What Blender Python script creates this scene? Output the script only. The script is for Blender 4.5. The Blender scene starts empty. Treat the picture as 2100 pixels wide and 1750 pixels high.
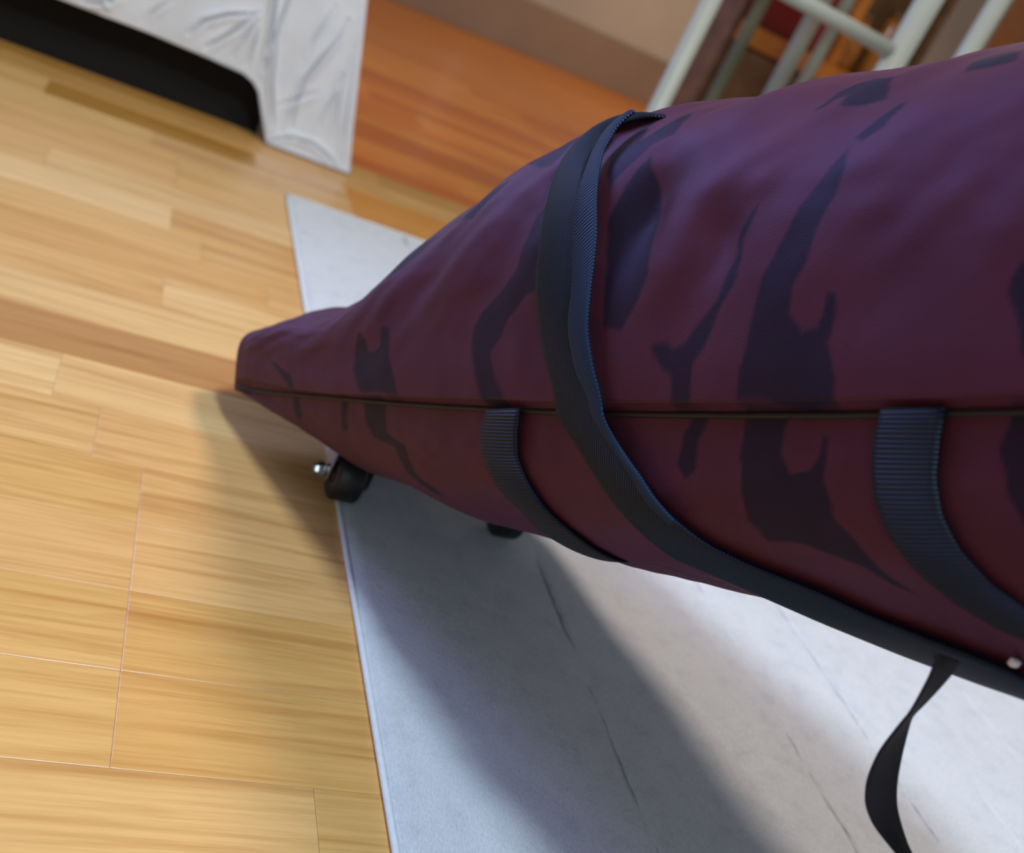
import bpy, bmesh, math, random
import numpy as np
from mathutils import Matrix, Vector

# ------------------------------------------------------------------ camera
scene = bpy.context.scene
COL = scene.collection
cam_data = bpy.data.cameras.new('camera')
cam_data.sensor_width = 36.0
cam_data.lens = 36.0 * 2069.0 / 2100.0
cam_data.clip_start = 0.02
cam_data.dof.use_dof = True
cam_data.dof.focus_distance = 0.72
cam_data.dof.aperture_fstop = 4.6
cam = bpy.data.objects.new('camera', cam_data)
COL.objects.link(cam)
_r = Vector((0.87979, -0.23772, 0.41166))
_d = Vector((0.24219, -0.52102, -0.81846))
_f = Vector((0.40905, 0.81977, -0.40081))
cam.matrix_world = Matrix(((_r.x, -_d.x, -_f.x, 0.0),
                           (_r.y, -_d.y, -_f.y, 0.0),
                           (_r.z, -_d.z, -_f.z, 0.6),
                           (0, 0, 0, 1)))
scene.camera = cam

# ------------------------------------------------------------------ light
world = bpy.data.worlds.new('room_air')
scene.world = world
world.use_nodes = True
world.node_tree.nodes['Background'].inputs[0].default_value = (0.80, 0.90, 1.0, 1)
world.node_tree.nodes['Background'].inputs[1].default_value = 0.18


def area_lamp(name, loc, target, size, power, color):
    ld = bpy.data.lights.new(name, 'AREA')
    ld.shape = 'DISK'
    ld.size = size
    ld.energy = power
    ld.color = color
    o = bpy.data.objects.new(name, ld)
    COL.objects.link(o)
    o.location = loc
    o.rotation_euler = (Vector(target) - Vector(loc)).to_track_quat('-Z', 'Y').to_euler()
    return o


area_lamp('ceiling_lamp_cool', (0.25, 0.20, 2.5), (0.25, 0.8, 0.0), 0.34, 37, (0.70, 0.88, 1.0))
area_lamp('ceiling_lamp_warm', (0.95, 0.80, 2.5), (0.7, 0.8, 0.0), 0.42, 29, (1.0, 0.84, 0.73))
area_lamp('front_fill_light', (-0.9, -2.6, 1.7), (0.0, 2.3, 0.3), 1.6, 17, (0.72, 0.88, 1.0))  # added frontal fill for the sofa, from an unseen source behind the camera
area_lamp('far_window_daylight', (-2.4, 4.4, 2.0), (0.3, 0.7, 0.3), 1.8, 122, (0.42, 0.46, 1.0))
area_lamp('far_fill_light', (3.4, 4.8, 2.5), (3.4, 5.2, 0.0), 0.5, 38, (1.0, 0.84, 0.62))  # unseen fill added to brighten the far floor and wall

vs = scene.view_settings
vs.view_transform = 'Standard'
vs.look = 'None'
vs.exposure = 0.0
vs.gamma = 1.0
vs.use_curve_mapping = False

# ------------------------------------------------------------------ helpers
rng = random.Random(4)


def prop(o, label=None, cat=None, group=None, kind=None):
    if label: o['label'] = label
    if cat: o['category'] = cat
    if group: o['group'] = group
    if kind: o['kind'] = kind
    return o


def empty(name, loc):
    o = bpy.data.objects.new(name, None)
    o.empty_display_size = 0.05
    COL.objects.link(o)
    o.location = loc
    return o


def link(name, me, mat=None, parent=None, smooth=False):
    o = bpy.data.objects.new(name, me)
    COL.objects.link(o)
    if mat is not None and not me.materials:
        me.materials.append(mat)
    if smooth:
        me.polygons.foreach_set('use_smooth', [True] * len(me.polygons))
    if parent is not None:
        o.parent = parent
        o.matrix_parent_inverse = Matrix.Translation(parent.location).inverted()
    return o


def grid_mesh(name, V, closed_j=False, uv=None):
    """V: (n, m, 3) array of points -> quad grid mesh."""
    n, m = V.shape[:2]
    idx = np.arange(n * m).reshape(n, m)
    if closed_j:
        a = idx[:-1]; b = np.roll(idx, -1, 1)[:-1]; c = np.roll(idx, -1, 1)[1:]; d = idx[1:]
    else:
        a = idx[:-1, :-1]; b = idx[:-1, 1:]; c = idx[1:, 1:]; d = idx[1:, :-1]
    F = np.stack([a, b, c, d], -1).reshape(-1, 4)
    me = bpy.data.meshes.new(name)
    me.vertices.add(n * m)
    me.vertices.foreach_set('co', V.reshape(-1).astype(np.float32))
    me.loops.add(F.size)
    me.loops.foreach_set('vertex_index', F.reshape(-1).astype(np.int32))
    me.polygons.add(len(F))
    me.polygons.foreach_set('loop_start', (np.arange(len(F)) * 4).astype(np.int32))
    if uv is not None:
        lay = me.uv_layers.new(name='UVMap')
        lay.data.foreach_set('uv', uv.reshape(-1, 2)[F.reshape(-1)].reshape(-1).astype(np.float32))
    me.update(calc_edges=True)
    me.validate()
    me.update()
    return me


def bm_obj(name, bm, mat, parent=None, smooth=False):
    me = bpy.data.meshes.new(name)
    bmesh.ops.recalc_face_normals(bm, faces=bm.faces)
    bm.to_mesh(me)
    bm.free()
    return link(name, me, mat, parent, smooth)


def bm_box(bm, lo, hi, bev=0.0, seg=2):
    r = bmesh.ops.create_cube(bm, size=1.0)
    vs_ = r['verts']
    for v in vs_:
        v.co = Vector([lo[i] + (v.co[i] + 0.5) * (hi[i] - lo[i]) for i in range(3)])
    if bev > 0:
        es = list({e for v in vs_ for e in v.link_edges})
        bmesh.ops.bevel(bm, geom=es, offset=bev, segments=seg, profile=0.5, affect='EDGES')
    return bm


def bm_tube(bm, pts, rad, seg=12, cap=True):
    pts = [Vector(p) for p in pts]
    rads = rad if isinstance(rad, (list, tuple)) else [rad] * len(pts)
    rings = []
    up = None
    for i, p in enumerate(pts):
        t = (pts[min(i + 1, len(pts) - 1)] - pts[max(i - 1, 0)]).normalized()
        if up is None:
            up = Vector((0, 0, 1)) if abs(t.z) < 0.9 else Vector((1, 0, 0))
        x = t.cross(up).normalized()
        y = x.cross(t).normalized()
        up = y
        rings.append([bm.verts.new(p + (x * math.cos(2 * math.pi * k / seg) + y * math.sin(2 * math.pi * k / seg)) * rads[i]) for k in range(seg)])
    for r0, r1 in zip(rings, rings[1:]):
        for k in range(seg):
            bm.faces.new((r0[k], r0[(k + 1) % seg], r1[(k + 1) % seg], r1[k]))
    if cap:
        bm.faces.new(rings[0][::-1])
        bm.faces.new(rings[-1])
    return bm


def bm_lathe(bm, prof, origin, axis, seg=28):
    """prof: list of (offset along axis, radius)."""
    axis = Vector(axis).normalized()
    ref = Vector((0, 0, 1)) if abs(axis.z) < 0.9 else Vector((1, 0, 0))
    x = axis.cross(ref).normalized()
    y = axis.cross(x).normalized()
    o = Vector(origin)
    rings = []
    for (h, r) in prof:
        rings.append([bm.verts.new(o + axis * h + (x * math.cos(2 * math.pi * k / seg) + y * math.sin(2 * math.pi * k / seg)) * max(r, 1e-5)) for k in range(seg)])
    for r0, r1 in zip(rings, rings[1:]):
        for k in range(seg):
            bm.faces.new((r0[k], r0[(k + 1) % seg], r1[(k + 1) % seg], r1[k]))
    bm.faces.new(rings[0][::-1])
    bm.faces.new(rings[-1])
    return bm


_nt = np.random.RandomState(7).rand(64, 64) * 2 - 1


def vnoise(x, y):
    x = np.asarray(x, float); y = np.asarray(y, float)
    xi = np.floor(x).astype(int); yi = np.floor(y).astype(int)
    fx = x - xi; fy = y - yi
    fx = fx * fx * (3 - 2 * fx); fy = fy * fy * (3 - 2 * fy)
    g = lambda i, j: _nt[i % 64, j % 64]
    return ((g(xi, yi) * (1 - fx) + g(xi + 1, yi) * fx) * (1 - fy)
            + (g(xi, yi + 1) * (1 - fx) + g(xi + 1, yi + 1) * fx) * fy)


# ------------------------------------------------------------------ materials
def new_mat(name):
    m = bpy.data.materials.new(name)
    m.use_nodes = True
    nt = m.node_tree
    return m, nt, nt.nodes['Principled BSDF']


def N(nt, t, **kw):
    n = nt.nodes.new(t)
    for k, v in kw.items():
        setattr(n, k, v)
    return n


def ramp(nt, fac, stops):
    r = N(nt, 'ShaderNodeValToRGB')
    e = r.color_ramp.elements
    while len(e) < len(stops):
        e.new(0.5)
    for el, (p, c) in zip(e, stops):
        el.position = p
        el.color = c if len(c) == 4 else (*c, 1)
    nt.links.new(fac, r.inputs['Fac'])
    return r.outputs['Color']


def mix(nt, fac, a, b, mode='MIX'):
    m = N(nt, 'ShaderNodeMix', data_type='RGBA', blend_type=mode)
    for s, v in ((m.inputs[0], fac), (m.inputs[6], a), (m.inputs[7], b)):
        if hasattr(v, 'is_output'):
            nt.links.new(v, s)
        else:
            s.default_value = v if isinstance(v, (int, float)) else (*v[:3], 1)
    return m.outputs[2]


def noise(nt, vec, scale, detail=3.0, rough=0.5, dist=0.0):
    n = N(nt, 'ShaderNodeTexNoise')
    n.inputs['Scale'].default_value = scale
    n.inputs['Detail'].default_value = detail
    n.inputs['Roughness'].default_value = rough
    n.inputs['Distortion'].default_value = dist
    if vec is not None:
        nt.links.new(vec, n.inputs['Vector'])
    return n.outputs['Fac']


def mapping(nt, vec, scale=(1, 1, 1), loc=(0, 0, 0), rot=(0, 0, 0)):
    m = N(nt, 'ShaderNodeMapping')
    m.inputs['Scale'].default_value = scale
    m.inputs['Location'].default_value = loc
    m.inputs['Rotation'].default_value = rot
    nt.links.new(vec, m.inputs['Vector'])
    return m.outputs['Vector']


def bump(nt, bsdf, h, strength, dist):
    b = N(nt, 'ShaderNodeBump')
    b.inputs['Strength'].default_value = strength
    b.inputs['Distance'].default_value = dist
    nt.links.new(h, b.inputs['Height'])
    nt.links.new(b.outputs['Normal'], bsdf.inputs['Normal'])


def plain(name, col, rough=0.6, metal=0.0, var=0.12, scale=30.0, bmp=0.0):
    m, nt, b = new_mat(name)
    geo = N(nt, 'ShaderNodeNewGeometry').outputs['Position']
    f = noise(nt, geo, scale, 4)
    c = ramp(nt, f, [(0.25, tuple(x * (1 - var) for x in col)), (0.75, tuple(min(1, x * (1 + var)) for x in col))])
    nt.links.new(c, b.inputs['Base Color'])
    b.inputs['Roughness'].default_value = rough
    b.inputs['Metallic'].default_value = metal
    if bmp:
        bump(nt, b, f, bmp, 0.002)
    return m


def wood_floor(name, per_object):
    m, nt, b = new_mat(name)
    geo = N(nt, 'ShaderNodeNewGeometry').outputs['Position']
    if per_object:
        oi = N(nt, 'ShaderNodeObjectInfo')
        off = N(nt, 'ShaderNodeVectorMath', operation='SCALE')
        comb = N(nt, 'ShaderNodeCombineXYZ')
        nt.links.new(oi.outputs['Random'], comb.inputs[0])
        nt.links.new(oi.outputs['Random'], comb.inputs[2])
        nt.links.new(comb.outputs[0], off.inputs[0])
        off.inputs['Scale'].default_value = 37.0
        add = N(nt, 'ShaderNodeVectorMath', operation='ADD')
        nt.links.new(geo, add.inputs[0])
        nt.links.new(off.outputs[0], add.inputs[1])
        vec = add.outputs[0]
        base = oi.outputs['Color']
    else:
        vec = geo
        br = N(nt, 'ShaderNodeTexBrick')
        br.inputs['Scale'].default_value = 1.0
        br.inputs['Brick Width'].default_value = 0.7
        br.inputs['Row Height'].default_value = 0.096
        br.inputs['Mortar Size'].default_value = 0.0006
        br.inputs['Color1'].default_value = (0.78, 0.26, 0.035, 1)
        br.inputs['Color2'].default_value = (0.70, 0.20, 0.02, 1)
        br.inputs['Mortar'].default_value = (0.24, 0.10, 0.03, 1)
        nt.links.new(geo, br.inputs['Vector'])
        base = br.outputs['Color']
    g1 = noise(nt, mapping(nt, vec, (2.2, 46, 1)), 1.0, 6, 0.62, 0.7)
    g2 = noise(nt, mapping(nt, vec, (9, 240, 1)), 1.0, 4, 0.6)
    g3 = noise(nt, mapping(nt, vec, (1.3, 12, 1)), 1.0, 3, 0.5, 0.4)
    dark = ramp(nt, g1, [(0.30, (0.70, 0.56, 0.42)), (0.52, (1, 1, 1)), (0.75, (1.0, 1.0, 1.0))])
    c = mix(nt, 0.85, base, dark, 'MULTIPLY')
    fine = ramp(nt, g2, [(0.30, (0.80, 0.72, 0.60)), (0.60, (1, 1, 1))])
    c = mix(nt, 0.7, c, fine, 'MULTIPLY')
    tone = ramp(nt, g3, [(0.3, (0.88, 0.84, 0.76)), (0.7, (1.0, 1.0, 1.0))])
    c = mix(nt, 0.8, c, tone, 'MULTIPLY')
    nt.links.new(c, b.inputs['Base Color'])
    b.inputs['Roughness'].default_value = 0.30
    b.inputs['Specular IOR Level'].default_value = 0.45
    bump(nt, b, g2, 0.10, 0.0006)
    return m


M = {}
M['plank'] = wood_floor('oiled_oak_plank', True)
M['floor'] = wood_floor('oak_parquet', False)


def rug_mat():
    m, nt, b = new_mat('white_woven_wool')
    geo = N(nt, 'ShaderNodeNewGeometry').outputs['Position']
    f1 = noise(nt, mapping(nt, geo, (620, 260, 300), rot=(0, 0, 0.5)), 1.0, 3, 0.65)
    f2 = noise(nt, geo, 38.0, 5, 0.6)
    f3 = noise(nt, geo, 7.0, 3, 0.5)
    c = ramp(nt, f2, [(0.28, (0.66, 0.68, 0.71)), (0.46, (0.74, 0.76, 0.785)), (0.8, (0.78, 0.80, 0.825))])
    c = mix(nt, 0.6, c, ramp(nt, f1, [(0.25, (0.66, 0.67, 0.69)), (0.6, (1, 1, 1))]), 'MULTIPLY')
    c = mix(nt, 0.5, c, ramp(nt, f3, [(0.3, (0.92, 0.93, 0.95)), (0.7, (1, 1, 1))]), 'MULTIPLY')
    nt.links.new(c, b.inputs['Base Color'])
    b.inputs['Roughness'].default_value = 0.95
    b.inputs['Specular IOR Level'].default_value = 0.15
    s = N(nt, 'ShaderNodeMath', operation='ADD')
    nt.links.new(f1, s.inputs[0])
    nt.links.new(f2, s.inputs[1])
    bump(nt, b, s.outputs[0], 0.55, 0.0025)
    return m


M['rug'] = rug_mat()
M['rug_groove_line'] = plain('grey_groove_line', (0.40, 0.41, 0.45), 0.95, 0, 0.2, 150)
M['rug_edge'] = plain('rug_binding_cotton', (0.78, 0.81, 0.85), 0.9, 0, 0.06, 120, 0.3)


def bag_mat():
    m, nt, b = new_mat('striped_nylon_cloth')
    at = N(nt, 'ShaderNodeAttribute', attribute_name='print')
    geo = N(nt, 'ShaderNodeNewGeometry').outputs['Position']
    n1 = noise(nt, geo, 16, 4, 0.6)
    n2 = noise(nt, geo, 700, 2, 0.5)
    red = ramp(nt, n1, [(0.3, (0.055, 0.0085, 0.0095)), (0.7, (0.074, 0.0125, 0.0150))])
    navy = ramp(nt, n1, [(0.3, (0.0110, 0.0062, 0.0100)), (0.7, (0.0150, 0.0085, 0.0150))])
    c = mix(nt, at.outputs['Fac'], red, navy)
    nt.links.new(c, b.inputs['Base Color'])
    b.inputs['Roughness'].default_value = 0.62
    inv = N(nt, 'ShaderNodeMapRange')
    inv.inputs['To Min'].default_value = 0.66
    inv.inputs['To Max'].default_value = 0.42
    nt.links.new(at.outputs['Fac'], inv.inputs['Value'])
    nt.links.new(inv.outputs[0], b.inputs['Specular IOR Level'])
    shn = N(nt, 'ShaderNodeMapRange')
    shn.inputs['To Min'].default_value = 0.02
    shn.inputs['To Max'].default_value = 0.01
    nt.links.new(at.outputs['Fac'], shn.inputs['Value'])
    nt.links.new(shn.outputs[0], b.inputs['Sheen Weight'])
    b.inputs['Specular Tint'].default_value = (0.50, 0.42, 1.0, 1)  # violet-blue tint puts the reflected sky sheen into the cloth colour
    b.inputs['Sheen Roughness'].default_value = 0.5
    b.inputs['Sheen Tint'].default_value = (0.55, 0.38, 1.0, 1)
    bump(nt, b, n2, 0.25, 0.0006)
    return m


M['bag'] = bag_mat()


def webbing(name, col, along, across, diag=0.0, strength=0.6):
    m, nt, b = new_mat(name)
    uv = N(nt, 'ShaderNodeUVMap').outputs['UV']
    w = N(nt, 'ShaderNodeTexWave', wave_type='BANDS', bands_direction='Y')
    w.inputs['Scale'].default_value = 1.0
    w.inputs['Distortion'].default_value = 0.6
    w.inputs['Detail'].default_value = 1.0
    nt.links.new(mapping(nt, uv, (across, along, 1), rot=(0, 0, diag)), w.inputs['Vector'])
    c = ramp(nt, w.outputs['Fac'], [(0.2, tuple(x * 0.6 for x in col)), (0.8, tuple(x * 1.25 for x in col))])
    nt.links.new(c, b.inputs['Base Color'])
    b.inputs['Roughness'].default_value = 0.5
    b.inputs['Specular IOR Level'].default_value = 0.32
    b.inputs['Specular Tint'].default_value = (0.5, 0.7, 1.0, 1)
    bump(nt, b, w.outputs['Fac'], strength, 0.0008)
    return m


M['strap'] = webbing('navy_twill_webbing', (0.0075, 0.0110, 0.021), 15.0, 15.0, 0.75, 0.7)
M['strap_fold'] = webbing('blue_twill_webbing', (0.012, 0.026, 0.065), 15.0, 15.0, 0.75, 0.7)
M['rib'] = webbing('ribbed_navy_webbing', (0.012, 0.0125, 0.019), 11.5, 0.4, 0.0, 0.9)
M['strap_black'] = plain('black_webbing', (0.004, 0.0042, 0.009), 0.8, 0, 0.2, 300, 0.3)
M['piping'] = plain('black_seam_piping', (0.006, 0.005, 0.006), 0.6, 0, 0.2, 200, 0.2)
M['rubber'] = plain('black_rubber', (0.008, 0.008, 0.009), 0.45, 0, 0.2, 120, 0.2)
M['plastic'] = plain('dark_plastic', (0.014, 0.014, 0.016), 0.35, 0, 0.1, 60)
M['chrome'] = plain('chrome_steel', (0.62, 0.64, 0.66), 0.18, 1.0, 0.06, 80)
M['tag'] = plain('white_plastic', (0.75, 0.76, 0.78), 0.4, 0, 0.05, 80)


def sofa_mat():
    m, nt, b = new_mat('white_cotton_slipcover')
    geo = N(nt, 'ShaderNodeNewGeometry').outputs['Position']
    n1 = noise(nt, geo, 9, 4, 0.6)
    n2 = noise(nt, geo, 500, 2, 0.5)
    c = ramp(nt, n1, [(0.3, (0.70, 0.73, 0.78)), (0.7, (0.79, 0.82, 0.86))])
    nt.links.new(c, b.inputs['Base Color'])
    b.inputs['Roughness'].default_value = 0.85
    b.inputs['Specular IOR Level'].default_value = 0.2
    bump(nt, b, n2, 0.2, 0.0008)
    return m


M['sofa'] = sofa_mat()
M['sofa_hem'] = plain('grey_hem_thread', (0.46, 0.46, 0.50), 0.85, 0, 0.08, 80)
M['sofa_dark'] = plain('lining_and_shade_black', (0.005, 0.004, 0.004), 0.95, 0, 0.2, 50)  # near-black, also used for the painted shade under the sofa
M['wall'] = plain('beige_grey_plaster', (0.52, 0.44, 0.35), 0.9, 0, 0.10, 2.0, 0.1)
M['skirting'] = plain('taupe_painted_wood', (0.33, 0.225, 0.155), 0.6, 0, 0.10, 3.0)
M['trim'] = plain('cream_painted_trim', (0.85, 0.80, 0.70), 0.5, 0, 0.04, 3.0)
M['white_paint'] = plain('white_enamelled_steel', (0.36, 0.38, 0.325), 0.4, 0, 0.05, 10)
M['grey_leg'] = plain('grey_green_steel', (0.20, 0.19, 0.14), 0.6, 0, 0.12, 8)
M['dark_wood'] = plain('dark_walnut', (0.16, 0.080, 0.030), 0.5, 0, 0.35, 14)
M['amber_wood'] = plain('amber_varnished_pine', (0.60, 0.21, 0.03), 0.35, 0, 0.25, 18)
M['olive_leg'] = plain('dark_olive_steel', (0.085, 0.075, 0.035), 0.6, 0, 0.12, 8)
M['red'] = plain('deep_red_card', (0.26, 0.014, 0.008), 0.6, 0, 0.1, 10)
M['brass'] = plain('yellow_brass', (0.65, 0.40, 0.10), 0.3, 1.0, 0.1, 30)
# bag tables: ridge points in metres; stripes (some of them painted shade) and straps as (distance along the bag, angle around it)
RIDGE_S = [0.0,0.0632,0.1263,0.1895,0.2526,0.3158,0.3789,0.4421,0.5052,0.5684,0.6315,0.6947,0.7579,0.821,0.8842,0.9463]
RIDGE = [[0.1815,1.0411,0.0468],[0.1999,0.9897,0.0786],[0.2182,0.9385,0.1106],[0.2365,0.8874,0.1429],[0.2547,0.8364,0.1755],[0.2728,0.7856,0.2084],[0.2908,0.7351,0.2416],[0.3088,0.6847,0.2753],[0.3266,0.6346,0.3093],[0.3443,0.5847,0.3438],[0.3618,0.5352,0.3788],[0.3792,0.4859,0.4144],[0.3964,0.4371,0.4505],[0.4135,0.3885,0.4871],[0.4304,0.3403,0.5241],[0.447,0.293,0.5608]]
STRIPES_AND_SHADE = [[[0.7431,0.5864],[0.7347,0.4852],[0.721,0.3944],[0.7115,0.2827],[0.7031,0.2094],[0.6989,0.1431],[0.6968,0.0663],[0.6936,0.0349],[0.6947,0.0],[0.761,0.0],[0.761,0.0209],[0.7547,0.0663],[0.7568,0.1187],[0.7547,0.1606],[0.7494,0.1571],[0.7484,0.1152],[0.7452,0.0908],[0.7358,0.0838],[0.7273,0.1187],[0.7273,0.171],[0.7326,0.2199],[0.7379,0.3176],[0.7442,0.4119],[0.7484,0.4992]],
 [[0.7715,0.761],[0.7642,0.747],[0.7547,0.6842],[0.7463,0.6248],[0.7526,0.5969],[0.7642,0.6458],[0.7715,0.733]],
 [[0.7063,0.8238],[0.7136,0.9564],[0.7315,1.0647],[0.7484,0.9844],[0.7526,0.8343],[0.7389,0.8238],[0.7231,0.8273],[0.7242,0.8971],[0.7158,0.8866],[0.7105,0.8238]],
 [[0.8,0.8552],[0.7957,1.0053],[0.8231,0.9948],[0.8305,0.8901],[0.8315,0.8308],[0.8168,0.8343]],
 [[0.6884,0.4224],[0.6779,0.356],[0.6758,0.2618],[0.6673,0.1606],[0.6515,0.1047],[0.6473,0.0803],[0.6389,0.0698],[0.6326,0.0838],[0.62,0.0803],[0.621,0.0663],[0.6305,0.0454],[0.6389,0.0314],[0.641,0.0],[0.6568,0.0],[0.6568,0.0454],[0.6631,0.0698],[0.6715,0.1431],[0.6821,0.2059],[0.6821,0.3142],[0.6884,0.3979]],
 [[0.8726,0.1885],[0.8589,0.178],[0.8536,0.1536],[0.8526,0.1257],[0.8589,0.0873],[0.8631,0.0349],[0.8779,0.0209]],
 [[0.4863,0.5585],[0.4758,0.4677],[0.4726,0.3944],[0.4684,0.2897],[0.4505,0.2199],[0.4316,0.178],[0.4231,0.1396],[0.4221,0.0873],[0.4316,0.0384],[0.4473,0.0],[0.4779,0.0],[0.4705,0.014],[0.4589,0.0349],[0.4505,0.0733],[0.461,0.1117],[0.4684,0.1536],[0.4873,0.2059],[0.5,0.2164],[0.5147,0.2618],[0.4989,0.5515]],
 [[0.2505,0.2583],[0.2463,0.1815],[0.2463,0.0698],[0.261,0.0105],[0.2695,0.0035],[0.3263,0.0035],[0.3168,0.0454],[0.3063,0.0977],[0.3,0.2059],[0.2884,0.2234],[0.2874,0.1466],[0.28,0.1222],[0.2684,0.1326],[0.2631,0.1885]],
 [[0.0779,0.1082],[0.1053,0.0454],[0.1305,0.0],[0.141,0.0],[0.1316,0.0419],[0.1053,0.0733]],
 [[0.1242,-0.0035],[0.1284,-0.0942],[0.1379,-0.2932],[0.1484,-0.178],[0.1389,-0.0035]],
 [[0.2621,-0.0035],[0.2663,-0.1257],[0.2779,-0.2409],[0.3126,-0.2862],[0.3221,-0.5236],[0.3442,-0.7016],[0.3695,-0.6981],[0.3379,-0.4887],[0.3316,-0.2478],[0.3021,-0.171],[0.3,-0.0489],[0.2989,0.0]],
 [[0.2231,-0.0035],[0.2221,-0.2548],[0.2316,-0.2409],[0.2347,-0.0035]],
 [[0.5589,0.4328],[0.5726,0.6144],[0.58,0.6981],[0.5937,0.555],[0.601,0.3979],[0.6094,0.2409],[0.601,0.1571],[0.5905,0.1117],[0.5726,0.1187],[0.561,0.3107]],  # dark hollow beside the strap, its shade drawn into the print
 [[0.5631,0.7994],[0.5905,1.0053],[0.5926,0.8029],[0.5758,0.747],[0.5537,0.555],[0.5337,0.7365],[0.5516,1.0123]],
 [[0.4052,0.9844],[0.4579,0.9774],[0.48,0.9355],[0.4716,0.7261],[0.4495,0.7819]],
 [[0.32,0.8447],[0.3821,0.6283],[0.4147,0.7854],[0.4031,0.8098],[0.361,0.7679]],  # shade of a crease, drawn into the print
 [[0.26,0.6248],[0.2926,0.8133],[0.321,0.7575],[0.3042,0.5969],[0.2737,0.5271]],
 [[0.6558,0.0],[0.6484,-0.0384],[0.6431,-0.1396],[0.6515,-0.2094],[0.66,-0.1536],[0.66,-0.0524],[0.6694,0.0]],
 [[0.6979,0.0],[0.6947,-0.1012],[0.6958,-0.2164],[0.7,-0.356],[0.7115,-0.4573],[0.7389,-0.4328],[0.7515,-0.4538],[0.7736,-0.4782],[0.7957,-0.548],[0.8063,-0.5655],[0.7863,-0.4712],[0.7705,-0.3421],[0.76,-0.2758],[0.7536,-0.1536],[0.7558,-0.0349],[0.7526,-0.0314],[0.7494,-0.0803],[0.7431,-0.1292],[0.7315,-0.1396],[0.7242,-0.0803],[0.7263,-0.0175],[0.7294,0.0]],
 [[0.8568,-0.0035],[0.8526,-0.0419],[0.8579,-0.1431],[0.8631,-0.1885],[0.8673,-0.2164],[0.8831,-0.2862],[0.881,0.0]]]
STRAPS = {"main":[[[0.5379,1.0297],[0.5126,1.0123],[0.4989,0.9355],[0.4884,0.761],[0.4884,0.6074],[0.4979,0.3944],[0.501,0.2653],[0.5052,0.1676],[0.5137,0.0908],[0.5221,0.0384],[0.5347,0.0],[0.5547,-0.0873],[0.5758,-0.2304],[0.5926,-0.3665],[0.6126,-0.5131],[0.6347,-0.6807],[0.6758,-0.8029],[0.7147,-0.8971],[0.7442,-0.9774],[0.7831,-1.0716],[0.82,-1.0472],[0.8494,-0.9983],[0.8747,-0.9948]],[[0.5568,0.9913],[0.5347,0.9495],[0.5158,0.9111],[0.5158,0.7505],[0.5294,0.5585],[0.5389,0.384],[0.5452,0.2025],[0.5463,0.1326],[0.5463,0.0908],[0.5579,0.0349],[0.5758,-0.0035],[0.5926,-0.0873],[0.6137,-0.1955],[0.6284,-0.3107],[0.6473,-0.4084],[0.6673,-0.5166],[0.7021,-0.6074],[0.741,-0.6772],[0.7736,-0.7435],[0.8105,-0.7714],[0.8431,-0.7819],[0.86,-0.8029],[0.881,-0.8168]]],
 "fold":[[[0.5379,0.9425],[0.5263,0.8412],[0.5242,0.7156],[0.5316,0.5376],[0.5389,0.384],[0.5452,0.2025],[0.5463,0.1117],[0.5579,0.0349],[0.5758,-0.0035],[0.5926,-0.0873],[0.6137,-0.1955],[0.6284,-0.3107],[0.6473,-0.4084]],[[0.5484,0.9285],[0.54,0.8308],[0.5389,0.7051],[0.5494,0.5306],[0.5579,0.377],[0.5631,0.2025],[0.5663,0.1082],[0.5758,0.0349],[0.5863,-0.0035],[0.601,-0.0838],[0.6221,-0.192],[0.6358,-0.2862],[0.6526,-0.3875]]],
 "loop_small":[[[0.4484,-0.0035],[0.4431,-0.0663],[0.4473,-0.192],[0.4589,-0.356],[0.4779,-0.5655],[0.4884,-0.7994]],[[0.4916,0.0],[0.4894,-0.0628],[0.4894,-0.1745],[0.4979,-0.2932],[0.5147,-0.4992],[0.5347,-0.6632]]],
 "loop_large":[[[0.7905,0.0],[0.7863,-0.0279],[0.7852,-0.1012],[0.7873,-0.1815],[0.7957,-0.3002],[0.8105,-0.4189],[0.8294,-0.5166],[0.8494,-0.576],[0.8631,-0.5934]],[[0.8252,0.0],[0.8231,-0.0279],[0.8221,-0.1117],[0.8263,-0.2129],[0.8357,-0.3107],[0.8515,-0.4119],[0.8663,-0.4643],[0.8768,-0.5096],[0.8884,-0.5306]]]}
# ------------------------------------------------------------------ the setting
ROW = 0.096
Y0 = 1.102


def plank_mesh(length, _cache={}):
    k = round(length, 3)
    if k in _cache:
        return _cache[k]
    g, c, d = 0.00012, 0.0006, 0.008
    bm = bmesh.new()
    def ring(x0, x1, y0, y1, z):
        return [bm.verts.new(p) for p in ((x0, y0, z), (x1, y0, z), (x1, y1, z), (x0, y1, z))]
    lo = ring(g, length - g, g, ROW - g, -d)
    mi = ring(g, length - g, g, ROW - g, -c * 0.5)
    hi = ring(g + c, length - g - c, g + c, ROW - g - c, 0)
    for a, b in ((lo, mi), (mi, hi)):
        for i in range(4):
            bm.faces.new((a[i], a[(i + 1) % 4], b[(i + 1) % 4], b[i]))
    bm.faces.new(hi)
    bm.faces.new(lo[::-1])
    bmesh.ops.recalc_face_normals(bm, faces=bm.faces)
    me = bpy.data.meshes.new('plank')
    bm.to_mesh(me)
    bm.free()
    me.materials.append(M['plank'])
    _cache[k] = me
    return me


bm = bmesh.new()
bm_box(bm, (-3.0, -3.0, -0.06), (11.0, 9.5, -0.0065))
floor = bm_obj('floor', bm, M['floor'])
prop(floor, 'honey coloured parquet floor of oak planks laid in rows', kind='structure')

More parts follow.
